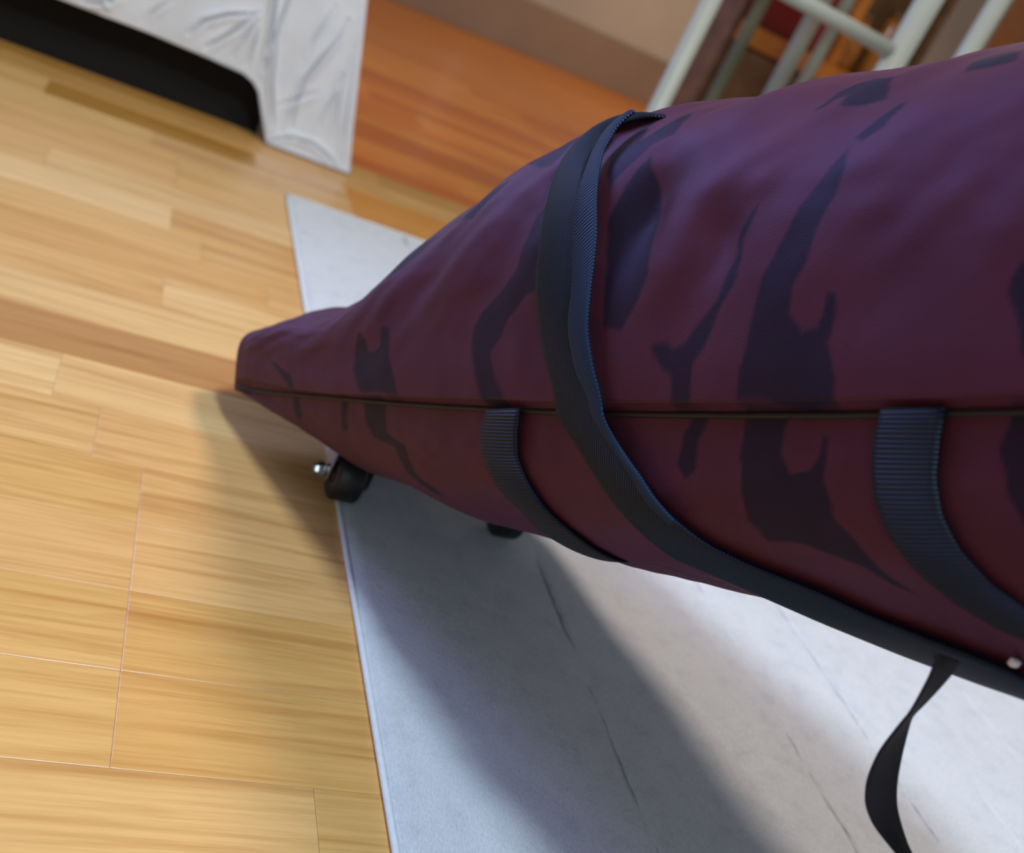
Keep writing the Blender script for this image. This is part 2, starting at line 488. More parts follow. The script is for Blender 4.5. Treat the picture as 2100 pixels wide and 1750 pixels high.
TONES = [(0.86, 0.53, 0.215), (0.90, 0.58, 0.255), (0.82, 0.485, 0.175), (0.86, 0.51, 0.205), (0.78, 0.44, 0.145), (0.92, 0.61, 0.28)]
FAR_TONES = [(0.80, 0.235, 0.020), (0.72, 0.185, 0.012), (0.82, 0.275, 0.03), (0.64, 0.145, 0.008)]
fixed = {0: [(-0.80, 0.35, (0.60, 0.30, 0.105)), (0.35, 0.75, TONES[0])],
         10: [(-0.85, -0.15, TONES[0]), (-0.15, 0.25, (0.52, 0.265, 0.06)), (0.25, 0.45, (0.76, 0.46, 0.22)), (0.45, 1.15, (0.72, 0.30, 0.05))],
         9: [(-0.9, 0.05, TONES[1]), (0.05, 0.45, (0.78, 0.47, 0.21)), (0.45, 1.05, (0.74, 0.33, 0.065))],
         -1: [(-0.9, 0.0, TONES[5]), (0.0, 0.45, TONES[1])]}


def add_plank(x0, x1, row, tone):
    L = round((x1 - x0) / 0.05) * 0.05
    o = bpy.data.objects.new('plank', plank_mesh(L))
    COL.objects.link(o)
    o.parent = floor
    o.location = (x0, Y0 + row * ROW, 0)
    o.color = (*tone, 1)


n_planks = 0
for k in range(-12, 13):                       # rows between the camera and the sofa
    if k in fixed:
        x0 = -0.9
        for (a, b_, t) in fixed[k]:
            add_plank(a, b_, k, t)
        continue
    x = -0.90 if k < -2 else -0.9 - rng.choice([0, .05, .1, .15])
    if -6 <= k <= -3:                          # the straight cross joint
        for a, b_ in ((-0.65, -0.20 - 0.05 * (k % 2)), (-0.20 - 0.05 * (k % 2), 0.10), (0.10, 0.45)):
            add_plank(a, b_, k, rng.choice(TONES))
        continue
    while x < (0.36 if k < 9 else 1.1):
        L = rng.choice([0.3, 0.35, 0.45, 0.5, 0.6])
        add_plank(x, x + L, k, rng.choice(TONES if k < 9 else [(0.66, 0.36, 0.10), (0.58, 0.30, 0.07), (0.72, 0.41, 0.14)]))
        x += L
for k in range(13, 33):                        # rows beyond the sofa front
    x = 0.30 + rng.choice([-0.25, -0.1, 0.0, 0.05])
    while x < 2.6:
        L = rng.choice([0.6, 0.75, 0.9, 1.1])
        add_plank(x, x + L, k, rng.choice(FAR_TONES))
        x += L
# rows too far away to tell the planks apart: the slab's own parquet material, level with the planks
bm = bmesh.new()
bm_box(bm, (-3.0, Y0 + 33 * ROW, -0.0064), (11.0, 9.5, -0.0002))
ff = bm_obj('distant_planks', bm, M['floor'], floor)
prop(ff, kind='stuff')

# far wall, turned a little against the planks
wall_dir = Vector((math.cos(math.radians(16.8)), math.sin(math.radians(16.8)), 0))
wall_rot = math.radians(16.8)


def wall_piece(name, u0, u1, z0, z1, depth, mat, bev=0.0):
    bm = bmesh.new()
    bm_box(bm, (u0, -depth, z0), (u1, 0.0 if depth < 0.15 else 0.12, z1), bev)
    o = bm_obj(name, bm, mat)
    o.location = (1.24, 6.19, 0)
    o.rotation_euler = (0, 0, wall_rot)
    return o


bm = bmesh.new()
bm_box(bm, (-3.2, 0.02, -0.01), (9.0, 0.14, 2.6))
wb = bm_obj('wall_back', bm, M['wall'])
wb.location = (1.24, 6.19, 0); wb.rotation_euler = (0, 0, wall_rot)
prop(wb, 'beige grey plaster wall at the far end of the room', kind='structure')
bm = bmesh.new()
bm_box(bm, (-3.2, -0.005, 0.0), (5.24, 0.02, 0.31), 0.004)
bb = bm_obj('baseboard_back', bm, M['skirting'])
bb.location = (1.24, 6.19, 0); bb.rotation_euler = (0, 0, wall_rot)
prop(bb, 'tall taupe baseboard along the far wall', kind='structure')
bm = bmesh.new()
bm_box(bm, (0.39, -0.012, 0.31), (0.49, 0.02, 2.2), 0.006)
tr = bm_obj('trim_1', bm, M['trim'])
tr.location = (1.24, 6.19, 0); tr.rotation_euler = (0, 0, wall_rot)
prop(tr, 'cream vertical trim strip on the far wall', kind='structure')

bm = bmesh.new()
bm_box(bm, (5.24, -0.012, 0.0), (6.10, 0.018, 2.0), 0.006)
dr = bm_obj('door_1', bm, M['amber_wood'])
dr.location = (1.24, 6.19, 0); dr.rotation_euler = (0, 0, wall_rot)
prop(dr, 'amber varnished pine door in the far wall', kind='structure')
bm = bmesh.new()
bm_lathe(bm, [(0, 0.012), (0.04, 0.012), (0.045, 0.026), (0.07, 0.022)], (5.34, -0.012, 1.0), (0, -1, 0), 18)
hd = bm_obj('door_handle', bm, M['brass'], None, True)
hd.parent = dr

# ------------------------------------------------------------------ rug
RX0, RX1, RY0, RY1, RT = 0.309, 2.10, -0.30, 1.944, 0.006
rug = empty('rug', (1.2, 0.8, 0.0))
prop(rug, 'white woven rug on the wooden floor under the wheeled bag', 'rug')
grooves = [(0.553, 0.0045, 0.0050), (0.684, 0.0010, 0.004), (0.800, 0.0028, 0.004), (0.930, 0.0026, 0.004), (1.06, 0.0014, 0.004), (1.19, 0.0014, 0.004), (1.33, 0.0014, 0.004), (1.60, 0.0014, 0.004)]
gx = set(np.round(np.arange(RX0 + 0.004, RX1, 0.014), 4).tolist())
for g, dpt, wid in grooves:
    gx |= set(np.round(g + np.arange(-4, 5) * wid * 0.5, 4).tolist())
gx = np.array(sorted(gx | {RX1 - 0.004}))
gy = np.linspace(RY0 + 0.004, RY1 - 0.004, 300)
X, Y = np.meshgrid(gx, gy, indexing='ij')
Z = RT + 0.0009 * vnoise(X * 22, Y * 22) + 0.0005 * vnoise(X * 70, Y * 70 + 9)
for g, dpt, wid in grooves:
    wob = 0.0016 * vnoise(Y * 30, Y * 0 + g * 50)
    amp = dpt * np.clip(0.65 + 0.75 * vnoise(Y * 14, Y * 0 + g * 31), 0.1, 1.4)
    Z = Z - amp * np.exp(-((X - g - wob) / (wid * 0.6)) ** 2)
# wrap the rim down to the floor
top = np.stack([X, Y, Z], -1)
pad = np.zeros((top.shape[0] + 2, top.shape[1] + 2, 3))
pad[1:-1, 1:-1] = top
pad[0, 1:-1] = top[0] - [0.004, 0, 0]; pad[-1, 1:-1] = top[-1] + [0.004, 0, 0]
pad[1:-1, 0] = top[:, 0] - [0, 0.004, 0]; pad[1:-1, -1] = top[:, -1] + [0, 0.004, 0]
pad[0, 0] = top[0, 0]; pad[0, -1] = top[0, -1]; pad[-1, 0] = top[-1, 0]; pad[-1, -1] = top[-1, -1]
for e in (pad[0], pad[-1], pad[:, 0], pad[:, -1]):
    e[:, 2] = 0.0005
link('pile', grid_mesh('pile', pad), M['rug'], rug, True)
bm = bmesh.new()
bm_tube(bm, [(RX0 - 0.001, y, 0.0035) for y in np.linspace(RY0, RY1, 60)], 0.0032, 8)
bm_obj('edge_binding', bm, M['rug_edge'], rug, True)
bm = bmesh.new()
bm_tube(bm, [(x, RY1, 0.0035) for x in np.linspace(RX0, RX1, 50)], 0.0032, 8)
bm_obj('edge_binding', bm, M['rug_edge'], rug, True)

for g, rad in ((0.553, 0.0017), (0.684, 0.0009), (0.800, 0.0012), (0.930, 0.0012)):    # thin dark lines laid along the grooves
    yy = np.linspace(RY0 + 0.01, RY1 - 0.01, 400)
    xx = g + 0.0016 * vnoise(yy * 30, yy * 0 + g * 50) + 0.0012 * vnoise(yy * 110, yy * 0 + g * 9)
    zz = 0.0034 + 0.0011 * vnoise(yy * 75, yy * 0 + g * 17)
    bm = bmesh.new()
    bm_tube(bm, list(zip(xx, yy, zz)), rad, 5)
    bm_obj('groove_line', bm, M['rug_groove_line'], rug, True)

# ------------------------------------------------------------------ sofa
sofa = empty('sofa', (-0.5, 2.6, 0.0))
prop(sofa, 'sofa in a wrinkled white slipcover with one skirted corner reaching the floor', 'sofa')
# front of the loose cover: bottom line rises from the corner flap to the open gap
bx_ = [-1.60, -0.60, -0.175, -0.01, 0.09, 0.190, 0.215, 0.232, 0.250, 0.279, 0.34, 0.41, 0.470]
bz_ = [0.130, 0.130, 0.130, 0.131, 0.129, 0.124, 0.114, 0.098, 0.060, 0.002, 0.002, 0.002, 0.002]
tx_ = [-1.60, -0.62, -0.22, -0.07, 0.01, 0.085, 0.105, 0.125, 0.140, 0.158, 0.22, 0.29, 0.355]
t_ = np.linspace(0, 12, 260)
def sm_interp(t, y):
    return np.interp(t, np.arange(13), y)
t_ = np.concatenate([np.linspace(0, 2, 40, False), np.linspace(2, 9, 150, False), np.linspace(9, 12, 110)])
bx = sm_interp(t_, bx_); bz = sm_interp(t_, bz_); tx = sm_interp(t_, tx_)
kk = np.hanning(9); kk /= kk.sum()
bz = np.convolve(np.pad(bz, 4, 'edge'), kk, 'valid')
h_ = np.linspace(0, 1, 110)
topz = 0.46
XX = bx[:, None] + (tx - bx)[:, None] * h_[None]
ZZ = bz[:, None] + (topz - bz)[:, None] * h_[None]
YY = np.full_like(XX, 2.262)
def crease(pts, wid, amp):
    """a narrow crease pressed into the cover along a line of (x, z) points"""
    global YY
    pts = np.array(pts)
    best = np.full(XX.shape, 9.0); along = np.zeros(XX.shape)
    n = len(pts) - 1
    for k in range(n):
        d = pts[k + 1] - pts[k]
        u = np.clip(((XX - pts[k, 0]) * d[0] + (ZZ - pts[k, 1]) * d[1]) / (d @ d), 0, 1)
        ds = np.hypot(XX - pts[k, 0] - u * d[0], ZZ - pts[k, 1] - u * d[1])
        m_ = ds < best
        best = np.where(m_, ds, best); along = np.where(m_, (k + u) / n, along)
    taper = np.sin(np.clip(along, 0.03, 0.97) * math.pi) ** 0.5
    YY = YY + 1.5 * amp * taper * (np.exp(-(best / wid) ** 2) - 0.55 * np.exp(-(best / (3.2 * wid)) ** 2))
for pts, wid, amp in [
        ([(0.318, 0.049), (0.311, 0.103), (0.313, 0.159), (0.329, 0.208), (0.349, 0.259), (0.357, 0.31)], 0.0032, 0.016),
        ([(0.371, 0.07), (0.374, 0.111), (0.384, 0.16), (0.385, 0.204)], 0.0026, 0.009),
        ([(0.224, 0.182), (0.216, 0.23), (0.207, 0.288), (0.19, 0.36)], 0.0030, 0.014),
        ([(0.229, 0.141), (0.228, 0.194), (0.228, 0.256), (0.23, 0.298), (0.225, 0.37)], 0.0030, 0.014),
        ([(0.279, 0.04), (0.272, 0.071), (0.25, 0.128), (0.237, 0.187), (0.225, 0.23)], 0.0030, 0.012),
        ([(0.408, 0.078), (0.397, 0.131), (0.387, 0.183), (0.385, 0.24)], 0.0026, 0.009),
        ([(0.066, 0.157), (0.09, 0.197), (0.131, 0.226), (0.175, 0.246)], 0.0034, 0.013),
        ([(0.105, 0.144), (0.142, 0.19), (0.183, 0.253)], 0.0034, 0.012),
        ([(0.16, 0.145), (0.171, 0.192), (0.187, 0.239)], 0.0030, 0.010),
        ([(0.192, 0.142), (0.192, 0.19), (0.193, 0.221)], 0.0030, 0.009),
        ([(-0.133, 0.141), (-0.104, 0.15), (-0.06, 0.19)], 0.0035, 0.010),
        ([(-0.092, 0.135), (-0.088, 0.164), (-0.07, 0.22)], 0.0030, 0.010),
        ([(-0.02, 0.14), (-0.01, 0.17), (0.02, 0.21)], 0.0034, 0.008),
        ([(0.30, 0.213), (0.306, 0.257), (0.324, 0.327)], 0.0026, 0.009),
        ([(0.277, 0.084), (0.312, 0.114), (0.346, 0.144)], 0.0045, 0.005),
        ([(0.281, 0.004), (0.299, 0.021), (0.328, 0.034), (0.371, 0.038), (0.409, 0.026), (0.441, 0.003)], 0.0028, 0.011),
        ([(0.447, 0.012), (0.425, 0.10), (0.40, 0.22), (0.378, 0.32)], 0.0026, 0.007)]:
    crease(pts, wid, amp)
YY = YY + 0.0035 * vnoise(XX * 13, ZZ * 6) + 0.0010 * vnoise(XX * 36 + 5, ZZ * 20)
# toe of the flap kicks forward; the top leans back on to the seat
flap = np.clip((t_ - 8.2) / 1.2, 0, 1)[:, None]
YY = YY - flap * 0.010 * np.clip(1 - ZZ / 0.08, 0, 1) ** 1.5
YY = YY + 0.10 * np.clip((ZZ - 0.36) / 0.10, 0, 1) ** 2
front = np.stack([XX, YY, ZZ], -1)
back = front + np.array([0, 0.006, 0])
# thin wall: front sheet, wrapped over its bottom edge to a back sheet
sheet = np.concatenate([back[:, ::-1], front], 1)
link('cover_front', grid_mesh('cover_front', sheet), M['sofa'], sofa, True)
# right side of the cover runs back from the corner
right = front[-1]
yb_ = np.linspace(0, 0.80, 60)
side = right[None] + np.stack([np.zeros_like(yb_), yb_, np.zeros_like(yb_)], -1)[:, None]
side[:, :, 0] += 0.006 * np.sin(yb_ * 40)[:, None] * (1 - h_)[None]
side_b = side - np.array([0.006, 0, 0])
link('cover_side', grid_mesh('cover_side', np.concatenate([side_b[:, ::-1], side], 1)), M['sofa'], sofa, True)
# hem rolled along the bottom of the flap, with its curved fold
ed = front[:, 0]
seg = [i for i in range(len(t_)) if t_[i] >= 4.2]
bm = bmesh.new()
bm_tube(bm, [ed[i] + np.array([0, -0.001, 0.0022]) for i in seg[::2]], 0.0024, 6)
bm_obj('hem', bm, M['sofa_hem'], sofa, True)
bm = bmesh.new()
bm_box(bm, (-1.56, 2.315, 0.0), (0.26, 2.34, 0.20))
bm_obj('under_sofa_shade', bm, M['sofa_dark'], sofa)  # added near-black panel standing in for the shade under the sofa
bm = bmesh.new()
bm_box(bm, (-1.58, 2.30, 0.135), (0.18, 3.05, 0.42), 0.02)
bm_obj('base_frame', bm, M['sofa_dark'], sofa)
for x0 in (-1.56, -0.66):
    bm = bmesh.new()
    bm_box(bm, (x0, 2.32, 0.42), (x0 + 0.86, 2.95, 0.57), 0.05, 4)
    bm_obj('seat_cushion', bm, M['sofa'], sofa, True)
bm = bmesh.new()
bm_box(bm, (-1.60, 2.85, 0.40), (0.30, 3.10, 0.92), 0.06, 4)
bm_obj('backrest', bm, M['sofa'], sofa, True)
bm = bmesh.new()
bm_box(bm, (0.21, 2.36, 0.36), (0.37, 3.06, 0.66), 0.06, 4)
bm_obj('armrest', bm, M['sofa'], sofa, True)
for (x, y) in ((-1.5, 2.98), (0.05, 2.98), (-1.5, 2.36)):
    bm = bmesh.new()
    bm_lathe(bm, [(0, 0.018), (0.13, 0.026), (0.14, 0.026)], (x, y, 0), (0, 0, 1), 14)
    bm_obj('foot', bm, M['dark_wood'], sofa, True)

# ------------------------------------------------------------------ the wheeled bag
KN = [0, .03, .06, .1, .14, .2, .27, .33, .4, .48, .56, .65, .75, .88, .9463]
HT = [0.0717, 0.0797, 0.0845, 0.0964, 0.0984, 0.1262, 0.181, 0.2103, 0.2445, 0.2624, 0.2549, 0.2487, 0.2406, 0.2327, 0.2248]
HB = [0.0064, 0.0165, 0.0262, 0.0407, 0.0574, 0.0809, 0.0934, 0.1038, 0.1121, 0.119, 0.1261, 0.1302, 0.1459, 0.1766, 0.2072]
_fs = np.linspace(0, 0.9463, 260)
_k15 = np.hanning(15); _k15 /= _k15.sum()
_ht = np.convolve(np.pad(np.interp(_fs, KN, HT), 7, 'edge'), _k15, 'valid')
_hb = np.convolve(np.pad(np.interp(_fs, KN, HB), 7, 'edge'), _k15, 'valid')
AX = np.array([0.28236, -0.79451, 0.53762])
WX = np.array([0.94227, 0.33487, 0.0])
VX = np.array([-0.18003, 0.50658, 0.84319])
RIDGE = np.array(RIDGE)
for e_, (ds_, df_) in ((0, (0.019, -0.21)), (1, (0.019, -0.20))):
    q_ = STRAPS['loop_small'][e_][-1]
    STRAPS['loop_small'][e_] += [[q_[0] + ds_, q_[1] + df_], [q_[0] + 2 * ds_, q_[1] + 2 * df_]]
STRAPS['main'][0] = [[0.5509, 1.1097]] + STRAPS['main'][0]
STRAPS['main'][1] = [[0.5698, 1.0613]] + STRAPS['main'][1]


def bag_raw(s, f):
    s, f = np.broadcast_arrays(np.asarray(s, float), np.asarray(f, float))
    L = np.stack([np.interp(s, RIDGE_S, RIDGE[:, i]) for i in range(3)], -1)
    W = np.interp(s, [0, .1, .3, 1], [.27, .31, .36, .37])
    pw = 2 / (2.95 + 2.8 * np.exp(-(s / 0.11) ** 2))
    c = np.sign(np.cos(f)) * np.abs(np.cos(f)) ** pw
    q = np.sign(np.sin(f)) * np.abs(np.sin(f)) ** pw
    H = np.where(q > 0, np.interp(s, _fs, _ht), np.interp(s, _fs, _hb))
    return L + (W / 2 * (1 - c))[..., None] * WX + (H * q)[..., None] * VX


def bag_normal(s, f):
    e = 1e-3
    f = np.where(np.abs(f) < 2e-3, np.where(f < 0, -2e-3, 2e-3), f)
    n = np.cross(bag_raw(s + e, f) - bag_raw(s - e, f), bag_raw(s, f + e) - bag_raw(s, f - e))
    n /= np.linalg.norm(n, axis=-1, keepdims=True) + 1e-12
    s, f = np.broadcast_arrays(s, f)
    ref = np.cos(f)[..., None] * -WX + np.sin(f)[..., None] * VX
    return n * np.sign((n * ref).sum(-1, keepdims=True))


def bag_disp(s, f):
    s, f = np.broadcast_arrays(np.asarray(s, float), np.asarray(f, float))
    up = np.clip(f / 0.25, 0, 1) * np.clip((2.6 - np.abs(f)) / 0.4, 0, 1)
    d = 0.0045 * vnoise(s * 17 - f * 2.2, f * 2.6 + 3) * up
    d = d + 0.0011 * vnoise(s * 36 - f * 7.0 + 11, f * 3) * up
    d = d + 0.0004 * vnoise(s * 60, f * 14 + 5)
    d = d + 0.0030 * vnoise(s * 11 + 2, f * 3.0 + 7) * (1 - up) * np.clip(np.abs(f) / 0.2, 0, 1)
    # hollow beside the wide strap, and the pinch along the seam
    d = d - 0.009 * np.exp(-((s - 0.585 - 0.02 * f) / 0.020) ** 2 - ((f - 0.48) / 0.22) ** 2)
    d = d - 0.008 * np.exp(-((s - 0.655 - 0.02 * f) / 0.018) ** 2 - ((f - 0.35) / 0.14) ** 2)
    d = d + np.where(f > 0.004, 0.0030 * np.exp(-((f - 0.004) / 0.08) ** 2), np.where(f > 0, -0.0045 + 0.0075 * (f / 0.004), -0.0045 * np.exp(-(f / 0.30) ** 2)))
    return d * np.clip(s / 0.03, 0, 1)


def bag_pt(s, f, off=0.0):
    return bag_raw(s, f) + bag_normal(s, f) * (bag_disp(s, f) + off)[..., None]


bag = empty('wheeled_bag', (0.41, 0.924, 0.0))
prop(bag, 'large burgundy wheeled bag with navy tiger stripes tilted above the white rug', 'bag')

NS = 430
sv = np.linspace(0, 0.9463, NS)
fd = np.linspace(-1.45, 1.45, 360)
fd = np.unique(np.concatenate([fd, np.concatenate([np.linspace(-0.05, 0.05, 41), np.linspace(-0.006, 0.006, 13)])]))
fr = np.linspace(1.45, 2 * math.pi - 1.45, 92)[1:-1]
fv = np.concatenate([fd, fr])
fv = np.where(fv > math.pi, fv - 2 * math.pi, fv)
SS, FF = np.meshgrid(sv, fv, indexing='ij')
V = bag_pt(SS, FF)


def round_end(ring, direction, r, steps):
    """rings that round the end of the bag over and close it"""
    cen = ring.mean(0)
    out = []
    for i in range(1, steps + 1):
        th = math.pi / 2 * i / steps
        d = ring - cen
        ln = np.linalg.norm(d, axis=1, keepdims=True)
        out.append(cen + d * np.maximum(0.02, 1 - r * (1 - math.cos(th)) / np.maximum(ln, 1e-6)) + direction * r * math.sin(th))
    last = out[-1]
    c2 = last.mean(0)
    for k in (0.6, 0.25, 0.01):
        out.append(c2 + (last - c2) * k + direction * r * 0.3 * (1 - k))
    return np.array(out)


lo = round_end(V[0], -AX, 0.008, 4)[::-1]
hi = round_end(V[-1], AX, 0.045, 6)
VV = np.concatenate([lo, V, hi])
me = grid_mesh('body', VV, closed_j=True)


def poly_mask(P, s, f):
    """soft inside mask of a polygon drawn on the cloth"""
    P = np.array(P, float)
    x = s; y = f * 0.2
    px = P[:, 0]; py = P[:, 1] * 0.2
    inside = np.zeros(x.shape, bool)
    dist = np.full(x.shape, 9.0)
    n = len(P)
    for i in range(n):
        j = (i + 1) % n
        x0, y0, x1, y1 = px[i], py[i], px[j], py[j]
        if abs(y1 - y0) > 1e-12:
            cnd = ((y0 > y) != (y1 > y)) & (x < (x1 - x0) * (y - y0) / (y1 - y0) + x0)
            inside ^= cnd
        L2 = (x1 - x0) ** 2 + (y1 - y0) ** 2 + 1e-12
        u = np.clip(((x - x0) * (x1 - x0) + (y - y0) * (y1 - y0)) / L2, 0, 1)
        dist = np.minimum(dist, np.hypot(x - x0 - u * (x1 - x0), y - y0 - u * (y1 - y0)))
    sd = np.where(inside, dist, -dist)
    return np.clip(sd / 0.0022 + 0.5, 0, 1)


mask = np.zeros(SS.shape)
sw = SS + 0.0012 * vnoise(SS * 90, FF * 22)
fw = FF + 0.006 * vnoise(SS * 70 + 9, FF * 20)
for P in STRIPES_AND_SHADE:
    a_ = np.array(P)
    sel = (SS > a_[:, 0].min() - .02) & (SS < a_[:, 0].max() + .02) & (FF > a_[:, 1].min() - .05) & (FF < a_[:, 1].max() + .05)
    mask[sel] = np.maximum(mask[sel], poly_mask(P, sw[sel], fw[sel]))
# the same print goes on round the far side of the bag
hid = np.clip((np.abs(FF) - 1.22) / 0.08, 0, 1)
st = np.sin(SS * 46 + 2.4 * vnoise(SS * 7, FF * 1.6) + 1.5 * vnoise(SS * 16, FF * 4)) + 0.8 * vnoise(SS * 9 + 4, FF * 2.2)
mask = np.maximum(mask, hid * np.clip((st - 0.55) * 8, 0, 1))
full = np.concatenate([np.repeat(mask[:1], len(lo), 0), mask, np.repeat(mask[-1:], len(hi), 0)])
att = me.attributes.new('print', 'FLOAT', 'POINT')
att.data.foreach_set('value', full.reshape(-1).astype(np.float32))
body = link('body', me, M['bag'], bag, True)
prop(body, 'burgundy cloth printed with navy tiger stripes')

# piping pressed into the seam along the ridge
ps = np.linspace(0.004, 0.944, 160)
pp = bag_pt(ps, np.full_like(ps, -0.0025), 0.0004)
bm = bmesh.new()
bm_tube(bm, [tuple(p) for p in pp], 0.0022, 8)
pip = bm_obj('seam_piping', bm, M['piping'], bag, True)


def catmull(P, n):
    P = np.array(P, float)
    d = np.concatenate([[0], np.cumsum(np.linalg.norm(np.diff(P * [1, 0.2], axis=0), axis=1))])
    t = np.linspace(0, d[-1], n)
    # smooth a linear resample
    Q = np.stack([np.interp(t, d, P[:, i]) for i in range(P.shape[1])], -1)
    w = max(3, n // 18) | 1
    k = np.hanning(w + 2)[1:-1]; k /= k.sum()
    pad_ = w // 2
    out = []
    for i in range(Q.shape[1]):
        y = Q[:, i]
        yp = np.concatenate([2 * y[0] - y[1:pad_ + 1][::-1], y, 2 * y[-1] - y[-pad_ - 1:-1][::-1]])
        out.append(np.convolve(yp, k, 'valid'))
    return np.stack(out, -1)


def ribbon_mesh(name, A, B, thick, arch=0.0015):
    """strip between two edge lines A, B given as points with normals; has real thickness"""
    (PA, NA), (PB, NB) = A, B
    n = len(PA)
    m = 9
    u = np.linspace(0, 1, m)
    P = PA[:, None] * (1 - u)[None, :, None] + PB[:, None] * u[None, :, None]
    Nn = NA[:, None] * (1 - u)[None, :, None] + NB[:, None] * u[None, :, None]
    Nn = Nn / np.linalg.norm(Nn, axis=-1, keepdims=True)
    topp = P + Nn * (thick + arch * np.sin(math.pi * u))[None, :, None]
    bot = P + Nn * (arch * np.sin(math.pi * u))[None, :, None]
    ring = np.concatenate([topp, bot[:, ::-1]], 1)
    # close both ends
    c0 = np.repeat(ring[:1].mean(1, keepdims=True), ring.shape[1], 1)
    c1 = np.repeat(ring[-1:].mean(1, keepdims=True), ring.shape[1], 1)
    ring = np.concatenate([c0, ring, c1], 0)
    mid = (PA + PB) / 2
    d = np.concatenate([[0], np.cumsum(np.linalg.norm(np.diff(mid, axis=0), axis=1))])
    wid = np.linalg.norm(PA - PB, axis=1).mean()
    uu = np.concatenate([u, u[::-1]]) * wid
    dd = np.concatenate([[d[0]], d, [d[-1]]])
    uv = np.stack(np.broadcast_arrays(uu[None, :], dd[:, None]), -1) * 10
    return grid_mesh(name, ring, closed_j=True, uv=uv)


def strap_on_bag(name, key, mat, off, thick=0.0020, n=120, lift=None, arch=0.0015):
    A = catmull(STRAPS[key][0], n)
    B = catmull(STRAPS[key][1], n)
    o = np.full(n, off)
    if lift is not None:
        o = o + lift(np.linspace(0, 1, n))
    pa = bag_raw(A[:, 0], A[:, 1]); na = bag_normal(A[:, 0], A[:, 1])
    pb = bag_raw(B[:, 0], B[:, 1]); nb = bag_normal(B[:, 0], B[:, 1])
    sm = lambda q: np.stack([np.convolve(np.pad(q[:, i], 4, 'edge'), np.ones(9) / 9, 'valid') for i in range(3)], -1)
    na = sm(na); nb = sm(nb)
    seam_ = lambda Q: bag_disp(Q[:, 0], np.where(np.abs(Q[:, 1]) < 0.08, np.where(Q[:, 1] < 0, -0.08, 0.08), Q[:, 1]))
    da = seam_(A); db = seam_(B)
    bl = lambda q: np.convolve(np.pad(q, 14, 'edge'), np.hanning(31)[1:-1] / np.hanning(31).sum(), 'valid')
    da = bl(da); db = bl(db)
    pa = pa + na * (o + da)[:, None]; pb = pb + nb * (o + db)[:, None]
    return link(name, ribbon_mesh(name, (pa, na), (pb, nb), thick, arch), mat, bag, True)


s_main = strap_on_bag('shoulder_strap', 'main', M['strap'], 0.0045, 0.0024, 170, lambda t: -0.010 * np.exp(-(t / 0.03) ** 2))
prop(s_main, 'wide navy twill shoulder strap')
s_fold = strap_on_bag('strap_fold', 'fold', M['strap_fold'], 0.0065, 0.0022, 120, lambda t: 0.007 * np.exp(-(t / 0.12) ** 2) + 0.004 * t, 0.0008)
s_fold.parent = s_main
s_fold.matrix_parent_inverse = Matrix.Identity(4)
prop(s_fold, 'folded blue edge of the shoulder strap')
strap_on_bag('webbing_loop', 'loop_small', M['rib'], 0.0028, 0.0018, 70, lambda t: -0.012 * np.exp(-((1 - t) / 0.10) ** 2))
strap_on_bag('webbing_loop', 'loop_large', M['rib'], 0.0028, 0.0018, 80)

# loose strap that hangs from the underside near the right end
HANG_A = [[0.4466, 0.3262, 0.3781], [0.4495, 0.3236, 0.3751], [0.451, 0.3214, 0.3657], [0.4515, 0.3188, 0.3511], [0.4517, 0.3174, 0.3415], [0.4508, 0.3171, 0.334], [0.4509, 0.3168, 0.312], [0.4563, 0.3151, 0.2909], [0.4641, 0.3116, 0.2757], [0.4747, 0.3059, 0.2653], [0.4914, 0.2961, 0.2565], [0.5112, 0.2878, 0.2457], [0.5409, 0.2756, 0.2316]]
HANG_B = [[0.4707, 0.3271, 0.3749], [0.4727, 0.3274, 0.3673], [0.4722, 0.3274, 0.3555], [0.471, 0.3276, 0.3417], [0.4692, 0.3277, 0.332], [0.4705, 0.3266, 0.3264], [0.4742, 0.3218, 0.3101], [0.479, 0.3161, 0.293], [0.4861, 0.3114, 0.2788], [0.4982, 0.3068, 0.2649], [0.5137, 0.3031, 0.2496], [0.533, 0.2957, 0.239], [0.5589, 0.2864, 0.2311]]

def spline3(P, n):
    P = np.array(P)
    t = np.linspace(0, len(P) - 1, n)
    Q = np.stack([np.interp(t, np.arange(len(P)), P[:, i]) for i in range(3)], -1)
    k = np.hanning(9); k /= k.sum()
    return np.stack([np.convolve(np.concatenate([2 * y[0] - y[1:5][::-1], y, 2 * y[-1] - y[-5:-1][::-1]]), k, 'valid') for y in Q.T], -1)


HA = spline3(HANG_A, 72); HB_ = spline3(HANG_B, 72)
tng = np.gradient((HA + HB_) / 2, axis=0)
nh = np.cross(tng, HB_ - HA); nh /= np.linalg.norm(nh, axis=1, keepdims=True)
hs = link('loose_strap', ribbon_mesh('loose_strap', (HA, nh), (HB_, nh), 0.0014, 0.0), M['strap_black'], bag, True)
prop(hs, 'thin black strap hanging loose in a twist')

# white pull tag at the underside edge
bm = bmesh.new()
tp = bag_pt(np.array([0.8557]), np.array([-0.74]), 0.004)[0]
bm_box(bm, (-0.003, -0.0018, -0.0022), (0.0032, 0.0018, 0.0022), 0.001)
tg = bm_obj('zip_pull', bm, M['tag'], bag, True)
for v_ in tg.data.vertices:
    v_.co = v_.co + Vector(tp)
prop(tg, 'small white plastic zip pull')

# carry handle on the upper end
hp = []
end_c = V[-1].mean(0)
for u in np.linspace(0, 1, 20):
    hp.append(tuple(end_c + WX * (u - 0.5) * 0.16 + AX * (0.050 + 0.045 * math.sin(math.pi * u))))
bm = bmesh.new()
bm_tube(bm, hp, 0.009, 10)
bm_obj('carry_handle', bm, M['strap_black'], bag, True)

